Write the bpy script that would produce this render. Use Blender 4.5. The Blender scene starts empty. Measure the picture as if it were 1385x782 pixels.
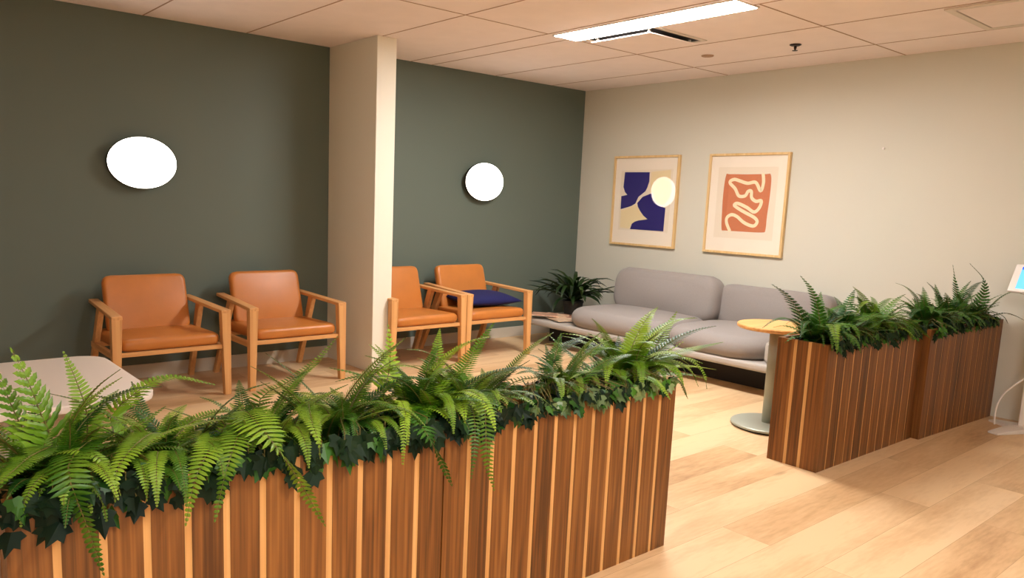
import bpy, math, random
from mathutils import Vector, Matrix
PI = math.pi
scene = bpy.context.scene
COL = scene.collection
H = 2.69                                   # ceiling height


# ------------------------------------------------------------------ helpers
def srgb(r, g, b):
    def f(c):
        c /= 255.0
        return c / 12.92 if c <= 0.04045 else ((c + 0.055) / 1.055) ** 2.4
    return (f(r), f(g), f(b), 1.0)


class MB:
    """collects shapes that become ONE mesh object"""
    def __init__(s):
        s.v, s.f, s.m, s.mats = [], [], [], []

    def mi(s, mat):
        if mat not in s.mats:
            s.mats.append(mat)
        return s.mats.index(mat)

    def add(s, vs, fs, mat):
        o = len(s.v); k = s.mi(mat)
        s.v += [tuple(p) for p in vs]
        for f in fs:
            s.f.append(tuple(i + o for i in f)); s.m.append(k)

    def box(s, x0, x1, y0, y1, z0, z1, mat):
        s.hexa([(x0, y0, z0), (x1, y0, z0), (x1, y1, z0), (x0, y1, z0),
                (x0, y0, z1), (x1, y0, z1), (x1, y1, z1), (x0, y1, z1)], mat)

    def hexa(s, p, mat):
        s.add(p, [(0, 3, 2, 1), (4, 5, 6, 7), (0, 1, 5, 4), (1, 2, 6, 5), (2, 3, 7, 6), (3, 0, 4, 7)], mat)

    def lathe(s, prof, mat, n=48, c=(0, 0, 0), sx=1.0, sy=1.0):
        vs, fs = [], []
        for (r, z) in prof:
            for k in range(n):
                a = 2 * PI * k / n
                vs.append((c[0] + r * sx * math.cos(a), c[1] + r * sy * math.sin(a), c[2] + z))
        for i in range(len(prof) - 1):
            for k in range(n):
                a, b = i * n + k, i * n + (k + 1) % n
                fs.append((a, b, b + n, a + n))
        fs.append(tuple(range(n - 1, -1, -1)))
        fs.append(tuple((len(prof) - 1) * n + k for k in range(n)))
        s.add(vs, fs, mat)

    def tube(s, pts, r, mat, n=8, r2=None):
        pts = [Vector(p) for p in pts]; vs, fs = [], []
        L = len(pts)
        for i, p in enumerate(pts):
            t = (pts[min(i + 1, L - 1)] - pts[max(i - 1, 0)]).normalized()
            up = Vector((0, 0, 1)) if abs(t.z) < 0.9 else Vector((0, 1, 0))
            a = t.cross(up).normalized(); b = t.cross(a)
            rr = r if r2 is None else r + (r2 - r) * i / (L - 1)
            for k in range(n):
                q = 2 * PI * k / n
                vs.append(p + a * (rr * math.cos(q)) + b * (rr * math.sin(q)))
        for i in range(L - 1):
            for k in range(n):
                fs.append((i * n + k, i * n + (k + 1) % n, (i + 1) * n + (k + 1) % n, (i + 1) * n + k))
        fs.append(tuple(range(n))); fs.append(tuple((L - 1) * n + k for k in range(n - 1, -1, -1)))
        s.add(vs, fs, mat)

    def poly(s, pts, mat):
        s.add(pts, [tuple(range(len(pts)))], mat)

    def build(s, name, parent=None, smooth=False, bevel=0.0, seg=2, loc=None, rot=None, auto=None):
        me = bpy.data.meshes.new(name)
        me.from_pydata(s.v, [], s.f)
        for m in s.mats:
            me.materials.append(m)
        me.polygons.foreach_set('material_index', s.m)
        if smooth:
            me.polygons.foreach_set('use_smooth', [True] * len(me.polygons))
        me.update()
        o = bpy.data.objects.new(name, me)
        COL.objects.link(o)
        if parent:
            o.parent = parent
        if loc:
            o.location = loc
        if rot:
            o.rotation_euler = rot
        if bevel:
            b = o.modifiers.new('bevel', 'BEVEL'); b.width = bevel; b.segments = seg
            b.limit_method = 'ANGLE'; b.angle_limit = math.radians(40)
            b.harden_normals = False
        return o


def empty(name, loc=(0, 0, 0), rz=0.0):
    o = bpy.data.objects.new(name, None)
    o.empty_display_size = 0.1
    o.location = loc; o.rotation_euler = (0, 0, rz)
    COL.objects.link(o)
    return o


def tag(o, label, cat, group=None):
    o['label'] = label; o['category'] = cat
    if group:
        o['group'] = group
    return o


def struct(o, label=None):
    o['kind'] = 'structure'
    if label:
        o['label'] = label
    return o


def copy_tree(o, parent=None):
    c = o.copy(); COL.objects.link(c)
    if parent:
        c.parent = parent
    for ch in o.children:
        copy_tree(ch, c)
    return c


def cushion(mb, hx, hy, hz, r, mat, n=14, bulge=0.0, c=(0, 0, 0), rp=None, taper=0.0):
    """soft box: half sizes, edge radius r, plan-corner radius rp, domed faces"""
    rp = rp or r
    def pos(u, v, w):
        x, y, z = u * hx, v * hy, w * hz
        # plan corners first
        ix, iy = max(-(hx - rp), min(hx - rp, x)), max(-(hy - rp), min(hy - rp, y))
        dx, dy = x - ix, y - iy; d = math.hypot(dx, dy)
        if d > 1e-9:
            m = max(abs(dx), abs(dy)); dx, dy = dx / d * m, dy / d * m
            x, y = ix + dx, iy + dy
        # rounded edge between side and top
        e = 1.0
        if abs(z) > hz - r:
            e = math.sqrt(max(0.0, 1 - ((abs(z) - (hz - r)) / r) ** 2))
        k = max(abs(u), abs(v))
        sx, sy = (hx - r * (1 - e)) / hx, (hy - r * (1 - e)) / hy
        x, y = x * sx, y * sy
        if k < 0.9999 or True:
            bz = bulge * (1 - u * u) * (1 - v * v) * w
        tx = 1 - taper * w
        return (c[0] + x * tx, c[1] + y, c[2] + z + bz)
    def grid(t):
        return -math.cos(PI * t) if False else math.sin((t - 0.5) * PI)
    P = [grid(i / n) for i in range(n + 1)]
    W = []
    m = 10
    for i in range(m + 1):
        W.append(math.sin((i / m - 0.5) * PI))
    # sides ring
    ring = [(P[i], -1) for i in range(n)] + [(1, P[i]) for i in range(n)] + \
           [(P[n - i], 1) for i in range(n)] + [(-1, P[n - i]) for i in range(n)]
    vs, fs = [], []
    R = len(ring)
    for w in W:
        for (u, v) in ring:
            vs.append(pos(u, v, w))
    for i in range(m):
        for k in range(R):
            fs.append((i * R + k, i * R + (k + 1) % R, (i + 1) * R + (k + 1) % R, (i + 1) * R + k))
    for w, flip in ((-1, True), (1, False)):
        o = len(vs)
        for j in range(n + 1):
            for i in range(n + 1):
                vs.append(pos(P[i], P[j], w))
        for j in range(n):
            for i in range(n):
                a = o + j * (n + 1) + i
                q = (a, a + 1, a + n + 2, a + n + 1)
                fs.append(q[::-1] if flip else q)
    mb.add(vs, fs, mat)


def weld(o, d=0.0004):
    m = o.modifiers.new('weld', 'WELD'); m.merge_threshold = d
    return o


# ------------------------------------------------------------------ materials
def newmat(name):
    m = bpy.data.materials.new(name); m.use_nodes = True
    nt = m.node_tree
    b = nt.nodes['Principled BSDF']
    return m, nt, b


def plain(name, col, rough=0.6, metal=0.0, spec=0.5, noise=0.0, scale=30.0, bump=0.0, bscale=200.0, sheen=0.0):
    m, nt, b = newmat(name)
    b.inputs['Base Color'].default_value = col
    b.inputs['Roughness'].default_value = rough
    b.inputs['Metallic'].default_value = metal
    b.inputs['Specular IOR Level'].default_value = spec
    if sheen:
        b.inputs['Sheen Weight'].default_value = sheen
    tc = nt.nodes.new('ShaderNodeTexCoord')
    if noise:
        n = nt.nodes.new('ShaderNodeTexNoise'); n.inputs['Scale'].default_value = scale
        n.inputs['Detail'].default_value = 4
        nt.links.new(tc.outputs['Object'], n.inputs['Vector'])
        r = nt.nodes.new('ShaderNodeValToRGB')
        r.color_ramp.elements[0].position = 0.3; r.color_ramp.elements[1].position = 0.7
        r.color_ramp.elements[0].color = tuple(c * (1 - noise) for c in col[:3]) + (1,)
        r.color_ramp.elements[1].color = tuple(min(1, c * (1 + noise)) for c in col[:3]) + (1,)
        nt.links.new(n.outputs['Fac'], r.inputs['Fac'])
        nt.links.new(r.outputs['Color'], b.inputs['Base Color'])
    if bump:
        n2 = nt.nodes.new('ShaderNodeTexNoise'); n2.inputs['Scale'].default_value = bscale
        n2.inputs['Detail'].default_value = 3
        nt.links.new(tc.outputs['Object'], n2.inputs['Vector'])
        bp = nt.nodes.new('ShaderNodeBump'); bp.inputs['Strength'].default_value = bump
        bp.inputs['Distance'].default_value = 0.002
        nt.links.new(n2.outputs['Fac'], bp.inputs['Height'])
        nt.links.new(bp.outputs['Normal'], b.inputs['Normal'])
    return m


def wood(name, cols, axis, rough=0.45, ring=9.0, fine=120.0, board=None, board_axis=0, spec=0.4, amp=0.07):
    """grain runs along `axis`; cols = dark, mid, light; board = width of the single boards (own tone each)"""
    m, nt, b = newmat(name)
    N = nt.nodes; L = nt.links
    tc = N.new('ShaderNodeTexCoord')
    mp = N.new('ShaderNodeMapping')
    sc = [1.0, 1.0, 1.0]; sc[axis] = 0.08
    mp.inputs['Scale'].default_value = sc
    L.new(tc.outputs['Object'], mp.inputs['Vector'])
    vec = mp.outputs['Vector']
    shift = None
    if board:
        sep = N.new('ShaderNodeSeparateXYZ'); L.new(tc.outputs['Object'], sep.inputs[0])
        dv = N.new('ShaderNodeMath'); dv.operation = 'DIVIDE'; dv.inputs[1].default_value = board
        L.new(sep.outputs[board_axis], dv.inputs[0])
        fl = N.new('ShaderNodeMath'); fl.operation = 'FLOOR'; L.new(dv.outputs[0], fl.inputs[0])
        wn = N.new('ShaderNodeTexWhiteNoise'); wn.noise_dimensions = '1D'
        L.new(fl.outputs[0], wn.inputs['W'])
        shift = wn
        ad = N.new('ShaderNodeVectorMath'); ad.operation = 'MULTIPLY_ADD'
        L.new(wn.outputs['Color'], ad.inputs[0]); ad.inputs[1].default_value = (7, 7, 7)
        L.new(mp.outputs['Vector'], ad.inputs[2]); vec = ad.outputs[0]
    n1 = N.new('ShaderNodeTexNoise'); n1.inputs['Scale'].default_value = ring
    n1.inputs['Detail'].default_value = 3; n1.inputs['Distortion'].default_value = 0.6
    L.new(vec, n1.inputs['Vector'])
    wv = N.new('ShaderNodeMath'); wv.operation = 'MULTIPLY'; wv.inputs[1].default_value = 38.0
    L.new(n1.outputs['Fac'], wv.inputs[0])
    sn = N.new('ShaderNodeMath'); sn.operation = 'SINE'; L.new(wv.outputs[0], sn.inputs[0])
    n2 = N.new('ShaderNodeTexNoise'); n2.inputs['Scale'].default_value = fine
    n2.inputs['Detail'].default_value = 2
    mf = N.new('ShaderNodeMapping'); sf = [1.0, 1.0, 1.0]; sf[axis] = 0.22
    mf.inputs['Scale'].default_value = sf
    L.new(vec, mf.inputs['Vector']); L.new(mf.outputs['Vector'], n2.inputs['Vector'])
    a1 = N.new('ShaderNodeMath'); a1.operation = 'MULTIPLY_ADD'; a1.inputs[1].default_value = amp
    L.new(sn.outputs[0], a1.inputs[0]); L.new(n2.outputs['Fac'], a1.inputs[2])
    last = a1.outputs[0]
    if board:
        a2 = N.new('ShaderNodeMath'); a2.operation = 'MULTIPLY_ADD'; a2.inputs[1].default_value = 0.22
        L.new(shift.outputs['Value'], a2.inputs[0]); L.new(last, a2.inputs[2])
        a3 = N.new('ShaderNodeMath'); a3.operation = 'SUBTRACT'; a3.inputs[1].default_value = 0.11
        L.new(a2.outputs[0], a3.inputs[0]); last = a3.outputs[0]
    r = N.new('ShaderNodeValToRGB')
    e = r.color_ramp.elements
    e[0].position = 0.25; e[0].color = cols[0]
    e[1].position = 0.8; e[1].color = cols[2]
    k = e.new(0.5); k.color = cols[1]
    L.new(last, r.inputs['Fac']); L.new(r.outputs['Color'], b.inputs['Base Color'])
    b.inputs['Roughness'].default_value = rough
    b.inputs['Specular IOR Level'].default_value = spec
    return m


def floor_mat():
    m, nt, b = newmat('oak_plank_floor')
    N = nt.nodes; L = nt.links
    tc = N.new('ShaderNodeTexCoord')
    br = N.new('ShaderNodeTexBrick')
    br.offset = 0.37; br.offset_frequency = 2; br.squash = 1.0
    br.inputs['Color1'].default_value = (0, 0, 0, 1); br.inputs['Color2'].default_value = (1, 1, 1, 1)
    br.inputs['Mortar'].default_value = (0.5, 0.5, 0.5, 1)
    br.inputs['Scale'].default_value = 1.0
    br.inputs['Mortar Size'].default_value = 0.0009
    br.inputs['Mortar Smooth'].default_value = 0.2
    br.inputs['Brick Width'].default_value = 1.75
    br.inputs['Row Height'].default_value = 0.235
    L.new(tc.outputs['Object'], br.inputs['Vector'])
    # per plank tone
    wn = N.new('ShaderNodeTexWhiteNoise'); wn.noise_dimensions = '3D'
    L.new(br.outputs['Color'], wn.inputs['Vector'])
    mp = N.new('ShaderNodeMapping'); mp.inputs['Scale'].default_value = (0.18, 1.0, 1.0)
    L.new(tc.outputs['Object'], mp.inputs['Vector'])
    ad = N.new('ShaderNodeVectorMath'); ad.operation = 'MULTIPLY_ADD'
    L.new(wn.outputs['Color'], ad.inputs[0]); ad.inputs[1].default_value = (3, 9, 5)
    L.new(mp.outputs['Vector'], ad.inputs[2])
    n1 = N.new('ShaderNodeTexNoise'); n1.inputs['Scale'].default_value = 5.0
    n1.inputs['Detail'].default_value = 5; n1.inputs['Distortion'].default_value = 0.5
    L.new(ad.outputs[0], n1.inputs['Vector'])
    n2 = N.new('ShaderNodeTexNoise'); n2.inputs['Scale'].default_value = 60.0
    n2.inputs['Detail'].default_value = 3
    L.new(ad.outputs[0], n2.inputs['Vector'])
    s1 = N.new('ShaderNodeMath'); s1.operation = 'MULTIPLY_ADD'; s1.inputs[1].default_value = 0.35
    L.new(n2.outputs['Fac'], s1.inputs[0]); L.new(n1.outputs['Fac'], s1.inputs[2])
    s2 = N.new('ShaderNodeMath'); s2.operation = 'MULTIPLY_ADD'; s2.inputs[1].default_value = 0.3
    L.new(br.outputs['Color'], s2.inputs[0]); L.new(s1.outputs[0], s2.inputs[2])
    r = N.new('ShaderNodeValToRGB'); e = r.color_ramp.elements
    e[0].position = 0.45; e[0].color = srgb(168, 128, 88)
    e[1].position = 1.0; e[1].color = srgb(228, 195, 152)
    k = e.new(0.7); k.color = srgb(206, 168, 124)
    L.new(s2.outputs[0], r.inputs['Fac'])
    # knots
    vo = N.new('ShaderNodeTexVoronoi'); vo.inputs['Scale'].default_value = 1.7
    mp2 = N.new('ShaderNodeMapping'); mp2.inputs['Scale'].default_value = (0.5, 1.9, 1.0)
    L.new(tc.outputs['Object'], mp2.inputs['Vector']); L.new(mp2.outputs['Vector'], vo.inputs['Vector'])
    kr = N.new('ShaderNodeValToRGB'); kr.color_ramp.elements[0].position = 0.02
    kr.color_ramp.elements[0].color = (0.45, 0.36, 0.28, 1)
    kr.color_ramp.elements[1].position = 0.075; kr.color_ramp.elements[1].color = (1, 1, 1, 1)
    L.new(vo.outputs['Distance'], kr.inputs['Fac'])
    mx = N.new('ShaderNodeMix'); mx.data_type = 'RGBA'; mx.blend_type = 'MULTIPLY'
    mx.inputs['Factor'].default_value = 0.8
    L.new(r.outputs['Color'], mx.inputs['A']); L.new(kr.outputs['Color'], mx.inputs['B'])
    mx2 = N.new('ShaderNodeMix'); mx2.data_type = 'RGBA'
    L.new(br.outputs['Fac'], mx2.inputs['Factor'])
    L.new(mx.outputs['Result'], mx2.inputs['A']); mx2.inputs['B'].default_value = srgb(168, 130, 92)
    L.new(mx2.outputs['Result'], b.inputs['Base Color'])
    b.inputs['Roughness'].default_value = 0.42
    b.inputs['Specular IOR Level'].default_value = 0.35
    return m


def leaf_mat(name, c1, c2, rough=0.42, trans=0.2, scale=9.0, spec=0.4):
    m, nt, b = newmat(name)
    N = nt.nodes; L = nt.links
    tc = N.new('ShaderNodeTexCoord')
    n = N.new('ShaderNodeTexNoise'); n.inputs['Scale'].default_value = scale
    L.new(tc.outputs['Object'], n.inputs['Vector'])
    oi = N.new('ShaderNodeObjectInfo')
    a = N.new('ShaderNodeMath'); a.operation = 'MULTIPLY_ADD'; a.inputs[1].default_value = 0.7
    L.new(oi.outputs['Random'], a.inputs[0])
    s = N.new('ShaderNodeMath'); s.operation = 'SUBTRACT'; s.inputs[1].default_value = 0.35
    L.new(n.outputs['Fac'], a.inputs[2]); L.new(a.outputs[0], s.inputs[0])
    r = N.new('ShaderNodeValToRGB')
    r.color_ramp.elements[0].position = 0.2; r.color_ramp.elements[0].color = c1
    r.color_ramp.elements[1].position = 0.8; r.color_ramp.elements[1].color = c2
    L.new(s.outputs[0], r.inputs['Fac'])
    L.new(r.outputs['Color'], b.inputs['Base Color'])
    b.inputs['Roughness'].default_value = rough
    b.inputs['Specular IOR Level'].default_value = spec
    t = N.new('ShaderNodeBsdfTranslucent'); L.new(r.outputs['Color'], t.inputs['Color'])
    mx = N.new('ShaderNodeMixShader'); mx.inputs[0].default_value = trans
    out = N['Material Output']
    L.new(b.outputs[0], mx.inputs[1]); L.new(t.outputs[0], mx.inputs[2]); L.new(mx.outputs[0], out.inputs['Surface'])
    return m


def emit(name, col, k):
    m, nt, b = newmat(name)
    b.inputs['Base Color'].default_value = (0.9, 0.9, 0.88, 1)
    b.inputs['Emission Color'].default_value = col
    b.inputs['Emission Strength'].default_value = k
    return m


def glass_mat(name):
    m, nt, b = newmat(name)
    N = nt.nodes; L = nt.links
    t = N.new('ShaderNodeBsdfTransparent'); g = N.new('ShaderNodeBsdfGlossy')
    g.inputs['Roughness'].default_value = 0.015
    lw = N.new('ShaderNodeLayerWeight'); lw.inputs['Blend'].default_value = 0.5
    pw = N.new('ShaderNodeMath'); pw.operation = 'POWER'; pw.inputs[1].default_value = 5.0   # Schlick
    L.new(lw.outputs['Facing'], pw.inputs[0])
    fr = N.new('ShaderNodeMath'); fr.operation = 'MULTIPLY_ADD'
    fr.inputs[1].default_value = 0.94; fr.inputs[2].default_value = 0.055
    L.new(pw.outputs[0], fr.inputs[0])
    mx = N.new('ShaderNodeMixShader')
    L.new(fr.outputs[0], mx.inputs[0]); L.new(t.outputs[0], mx.inputs[1]); L.new(g.outputs[0], mx.inputs[2])
    L.new(mx.outputs[0], N['Material Output'].inputs['Surface'])
    return m


WARM = (1.0, 0.82, 0.60, 1)
M = {}
M['green'] = plain('green_wall_paint', srgb(98, 109, 99), 0.55, bump=0.12, bscale=90, spec=0.4)
M['beige'] = plain('beige_wall_paint', srgb(208, 204, 190), 0.6, bump=0.1, bscale=90, spec=0.3)
M['column'] = plain('column_paint', srgb(232, 226, 210), 0.6, bump=0.25, bscale=60, spec=0.3)
M['ceiling'] = plain('ceiling_tile', srgb(246, 232, 228), 0.85, noise=0.02, scale=6, bump=0.1, bscale=260)
M['seam'] = plain('ceiling_seam', srgb(176, 142, 118), 0.8)
M['baseboard'] = plain('baseboard_paint', srgb(205, 196, 180), 0.5)
M['floor'] = floor_mat()
M['walnut'] = wood('walnut_boards', (srgb(80, 46, 18), srgb(116, 70, 30), srgb(146, 94, 44)), 2, 0.42, ring=7, fine=90,
                   board=0.1017, board_axis=0)
M['walnut_end'] = wood('walnut_end_boards', (srgb(80, 46, 18), srgb(116, 70, 30), srgb(146, 94, 44)), 2, 0.42, ring=7,
                       fine=90, board=0.1017, board_axis=1)
M['strip'] = wood('maple_strip', (srgb(190, 138, 80), srgb(204, 152, 92), srgb(216, 168, 108)), 2, 0.45, ring=6, fine=70)
M['soil'] = plain('potting_soil', srgb(26, 20, 14), 0.95, noise=0.4, scale=60, bump=0.8, bscale=90)
M['liner'] = plain('black_liner', srgb(20, 20, 19), 0.6)
M['leather'] = plain('tan_leather', srgb(190, 116, 50), 0.38, noise=0.06, scale=7, bump=0.25, bscale=350, spec=0.5)
M['oak'] = wood('oak_frame', (srgb(196, 140, 84), srgb(210, 154, 96), srgb(222, 170, 112)), 2, 0.45, ring=4, fine=60, amp=0.04)
M['oak_y'] = wood('oak_arm', (srgb(196, 140, 84), srgb(210, 154, 96), srgb(222, 170, 112)), 1, 0.45, ring=4, fine=60, amp=0.04)
M['grey'] = plain('grey_fabric', srgb(148, 140, 136), 0.95, noise=0.08, scale=220, bump=0.5, bscale=420, sheen=0.1)
M['greylight'] = plain('pale_grey_platform', srgb(178, 170, 162), 0.6)
M['black'] = plain('black_plinth', srgb(24, 22, 21), 0.6)
M['navy'] = plain('navy_fabric', srgb(10, 14, 78), 0.9, noise=0.08, scale=200, bump=0.4, bscale=420)
M['white'] = plain('white_laminate', srgb(242, 230, 220), 0.4)
M['tableoak'] = wood('oak_table_top', (srgb(196, 138, 76), srgb(214, 158, 94), srgb(228, 178, 116)), 0, 0.4, ring=4, fine=60)
M['sage'] = plain('pale_sage_metal', srgb(168, 172, 158), 0.4, metal=0.1)
M['oak_x'] = wood('oak_rail', (srgb(196, 140, 84), srgb(210, 154, 96), srgb(222, 170, 112)), 0, 0.45, ring=4, fine=60, amp=0.04)
M['framewood'] = wood('pale_frame_wood', (srgb(206, 166, 108), srgb(222, 186, 130), srgb(234, 204, 152)), 2, 0.45, ring=4, fine=60)
M['mat'] = plain('ivory_mat_board', srgb(246, 232, 214), 0.85)
M['paper'] = plain('print_paper', srgb(238, 222, 200), 0.85)
M['indigo'] = plain('indigo_print', srgb(32, 17, 108), 0.8)
M['sand'] = plain('sand_print', srgb(240, 218, 172), 0.85)
M['sunny'] = plain('pale_yellow_print', srgb(246, 226, 160), 0.85)
M['terra'] = plain('terracotta_print', srgb(206, 120, 80), 0.85, noise=0.05, scale=60)
M['cream'] = plain('cream_print_line', srgb(250, 228, 190), 0.85)
M['glass'] = glass_mat('picture_glass')
M['clear'] = bpy.data.materials.new('clear_pane'); M['clear'].use_nodes = True
_n = M['clear'].node_tree; _t = _n.nodes.new('ShaderNodeBsdfTransparent'); _n.links.new(_t.outputs[0], _n.nodes['Material Output'].inputs['Surface'])
M['bronze'] = plain('dark_bronze', srgb(52, 42, 34), 0.45, metal=0.6)
M['lamp'] = emit('lit_lamp_diffuser', (1.0, 0.93, 0.82, 1), 6.0)
M['strip_light'] = emit('lit_strip_diffuser', (1.0, 0.985, 0.955, 1), 52.0)
M['plastic'] = plain('white_plastic', srgb(228, 220, 212), 0.35)
M['housing'] = plain('white_steel', srgb(222, 210, 198), 0.5)
M['dark'] = plain('dark_gap', srgb(40, 33, 28), 0.8)
M['steel'] = plain('dark_sprinkler_metal', srgb(60, 48, 42), 0.4, metal=0.7)
M['pot'] = plain('charcoal_pot', srgb(44, 44, 40), 0.7, noise=0.1, scale=20)
M['fern_a'] = leaf_mat('fern_green', srgb(54, 98, 14), srgb(126, 158, 42))
M['fern_b'] = leaf_mat('leather_fern_green', srgb(72, 120, 16), srgb(144, 176, 44))
M['fern_c'] = leaf_mat('deep_fern_green', srgb(22, 66, 16), srgb(72, 120, 32))
M['stem'] = plain('fern_stem', srgb(96, 84, 34), 0.6)
M['ivy'] = leaf_mat('ivy_green', srgb(10, 26, 14), srgb(26, 48, 22), 0.6, 0.06, spec=0.18)
M['ivy_pale'] = leaf_mat('variegated_ivy', srgb(52, 78, 40), srgb(128, 146, 92), 0.4, 0.15)
M['strap'] = leaf_mat('strap_leaf_green', srgb(20, 40, 14), srgb(46, 70, 26), 0.4, 0.1)


def screen_mat():
    m, nt, b = newmat('lit_tablet_screen')
    N = nt.nodes; L = nt.links
    tc = N.new('ShaderNodeTexCoord'); sp = N.new('ShaderNodeSeparateXYZ')
    L.new(tc.outputs['Object'], sp.inputs[0])
    r = N.new('ShaderNodeValToRGB'); r.color_ramp.interpolation = 'CONSTANT'
    e = r.color_ramp.elements
    e[0].position = 0; e[0].color = srgb(96, 178, 240)
    e[1].position = 0.82; e[1].color = srgb(40, 92, 214)
    mr = N.new('ShaderNodeMapRange'); mr.inputs[1].default_value = -0.1; mr.inputs[2].default_value = 0.1
    L.new(sp.outputs[2], mr.inputs[0]); L.new(mr.outputs[0], r.inputs['Fac'])
    L.new(r.outputs['Color'], b.inputs['Emission Color'])
    b.inputs['Base Color'].default_value = (0.02, 0.02, 0.02, 1)
    b.inputs['Emission Strength'].default_value = 1.0
    b.inputs['Roughness'].default_value = 0.15
    return m


M['screen'] = screen_mat()

# ------------------------------------------------------------------ room
X0, Y0 = -10.5, -9.5                      # far ends of the hall behind the camera
b = MB(); b.box(X0, 0.0, Y0, 0.0, -0.1, 0.0, M['floor']); struct(b.build('floor'))
b = MB(); b.box(X0, 0.0, Y0, 0.0, H, H + 0.1, M['ceiling']); struct(b.build('ceiling'))
b = MB(); b.box(X0, 0.0, 0.0, 0.12, 0, H, M['green']); struct(b.build('wall_back'), 'dark green painted wall behind the armchairs')
b = MB(); b.box(0.0, 0.12, Y0, 0.12, 0, H, M['beige']); struct(b.build('wall_right'), 'beige painted wall behind the sofa')
b = MB(); b.box(X0 - 0.12, X0, Y0, 0.12, 0, H, M['beige']); struct(b.build('wall_left'))
b = MB(); b.box(X0 - 0.12, 0.12, Y0 - 0.12, Y0, 0, H, M['beige']); struct(b.build('wall_front'))
b = MB(); b.box(-3.212, -3.031, -0.753, 0.0, 0, H, M['column'])
struct(b.build('column', bevel=0.004), 'pale square column standing out from the green wall')
b = MB()
b.box(X0, -3.212, -0.014, 0.0, 0, 0.107, M['baseboard'])
b.box(-3.031, 0.0, -0.014, 0.0, 0, 0.107, M['baseboard'])
struct(b.build('baseboard_back', bevel=0.003))
# ceiling grid: fine tile seams
b = MB()
for x in (-9.49, -8.70, -7.91, -7.12, -6.33, -5.54, -4.745, -3.955, -3.164, -2.372, -2.13, -1.335, -0.535):
    b.box(x - 0.005, x + 0.005, Y0, 0, H - 0.002, H + 0.001, M['seam'])
for y in (-8.03, -6.467, -4.904, -3.341, -1.778):
    b.box(X0, -2.372, y - 0.005, y + 0.005, H - 0.002, H + 0.001, M['seam'])
    b.box(-2.13, 0, y - 0.005, y + 0.005, H - 0.002, H + 0.001, M['seam'])
struct(b.build('trim_1'), 'seams of the ceiling tiles')


# ------------------------------------------------------------------ ceiling fixtures
def ceiling_light(x0, x1, y0, y1, label):
    t = empty('ceiling_light', ((x0 + x1) / 2, (y0 + y1) / 2, H))
    hx, hy = (x1 - x0) / 2, (y1 - y0) / 2
    f = MB(); e = 0.012
    f.box(-hx - e, -hx, -hy - e, hy + e, -0.010, -0.001, M['housing'])
    f.box(hx, hx + e, -hy - e, hy + e, -0.010, -0.001, M['housing'])
    f.box(-hx, hx, -hy - e, -hy, -0.010, -0.001, M['housing'])
    f.box(-hx, hx, hy, hy + e, -0.010, -0.001, M['housing'])
    f.build('frame', t)
    d = MB(); d.box(-hx, hx, -hy, hy, -0.013, -0.002, M['strip_light'])
    d.build('diffuser', t, bevel=0.004)
    return tag(t, label, 'ceiling light', 'linear ceiling lights')


ceiling_light(-2.325, -2.085, -3.30, -1.80, 'long white lit linear ceiling light beside the square air vent')
ceiling_light(-5.05, -4.81, -6.95, -5.65, 'linear ceiling light above the open floor in front of the planters')
ceiling_light(-7.12, -6.88, -7.9, -6.4, 'linear ceiling light behind the left end of the planters')

t = empty('air_vent', (-1.775, -2.19, H))
f = MB()
for (a0, a1, c0, c1) in ((-0.33, 0.33, -0.33, -0.30), (-0.33, 0.33, 0.30, 0.33), (-0.33, -0.30, -0.30, 0.30), (0.30, 0.33, -0.30, 0.30)):
    f.box(a0, a1, c0, c1, -0.008, -0.001, M['housing'])
f.build('frame', t)
f = MB(); f.box(-0.30, 0.30, -0.30, 0.30, -0.0015, -0.0005, M['dark']); f.build('throat', t)
f = MB()
f.hexa([(-0.27, -0.27, -0.034), (0.27, -0.27, -0.034), (0.27, 0.27, -0.034), (-0.27, 0.27, -0.034),
        (-0.275, -0.275, -0.028), (0.275, -0.275, -0.028), (0.275, 0.275, -0.028), (-0.275, 0.275, -0.028)], M['ceiling'])
f.build('face_plate', t)
for sx in (-1, 1):
    for sy in (-1, 1):
        f = MB(); f.box(sx * 0.24 - 0.008, sx * 0.24 + 0.008, sy * 0.24 - 0.008, sy * 0.24 + 0.008, -0.029, -0.001, M['housing']); f.build('hanger', t)
tag(t, 'square ceiling air vent with dark slots next to the lit strip', 'air vent')

t = empty('access_panel', (-0.945, -4.43, H))
f = MB(); A = 0.36
for (a0, a1, c0, c1) in ((-A, A, -A, -A + 0.045), (-A, A, A - 0.045, A), (-A, -A + 0.045, -A + 0.045, A - 0.045), (A - 0.045, A, -A + 0.045, A - 0.045)):
    f.box(a0, a1, c0, c1, -0.012, -0.001, M['housing'])
f.build('frame', t, bevel=0.003)
f = MB(); f.box(-A + 0.055, A - 0.055, -A + 0.055, A - 0.055, -0.010, -0.003, M['ceiling']); f.build('panel', t)
f = MB(); f.box(-A + 0.045, A - 0.045, -A + 0.045, A - 0.045, -0.003, -0.001, M['dark']); f.build('gap', t)
tag(t, 'framed square ceiling panel at the top right corner of the room', 'ceiling panel')

t = empty('ceiling_sprinkler', (-0.896, -2.917, H))
f = MB(); f.lathe([(0.042, -0.001), (0.042, -0.006), (0.03, -0.012)], M['steel'], 24); f.build('escutcheon', t, smooth=False)
f = MB(); f.lathe([(0.010, -0.012), (0.010, -0.03), (0.006, -0.034), (0.006, -0.044)], M['steel'], 16)
f.lathe([(0.02, -0.044), (0.02, -0.047)], M['steel'], 16); f.build('head', t)
tag(t, 'small dark fire sprinkler head hanging from the pale ceiling', 'sprinkler')

f = MB(); f.lathe([(0.05, -0.001), (0.05, -0.005), (0.044, -0.009)], M['seam'], 28)
o = f.build('cover_plate', loc=(-0.931, -2.181, H))
tag(o, 'small flat round cover plate on the ceiling beyond the sprinkler', 'cover plate')

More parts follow.
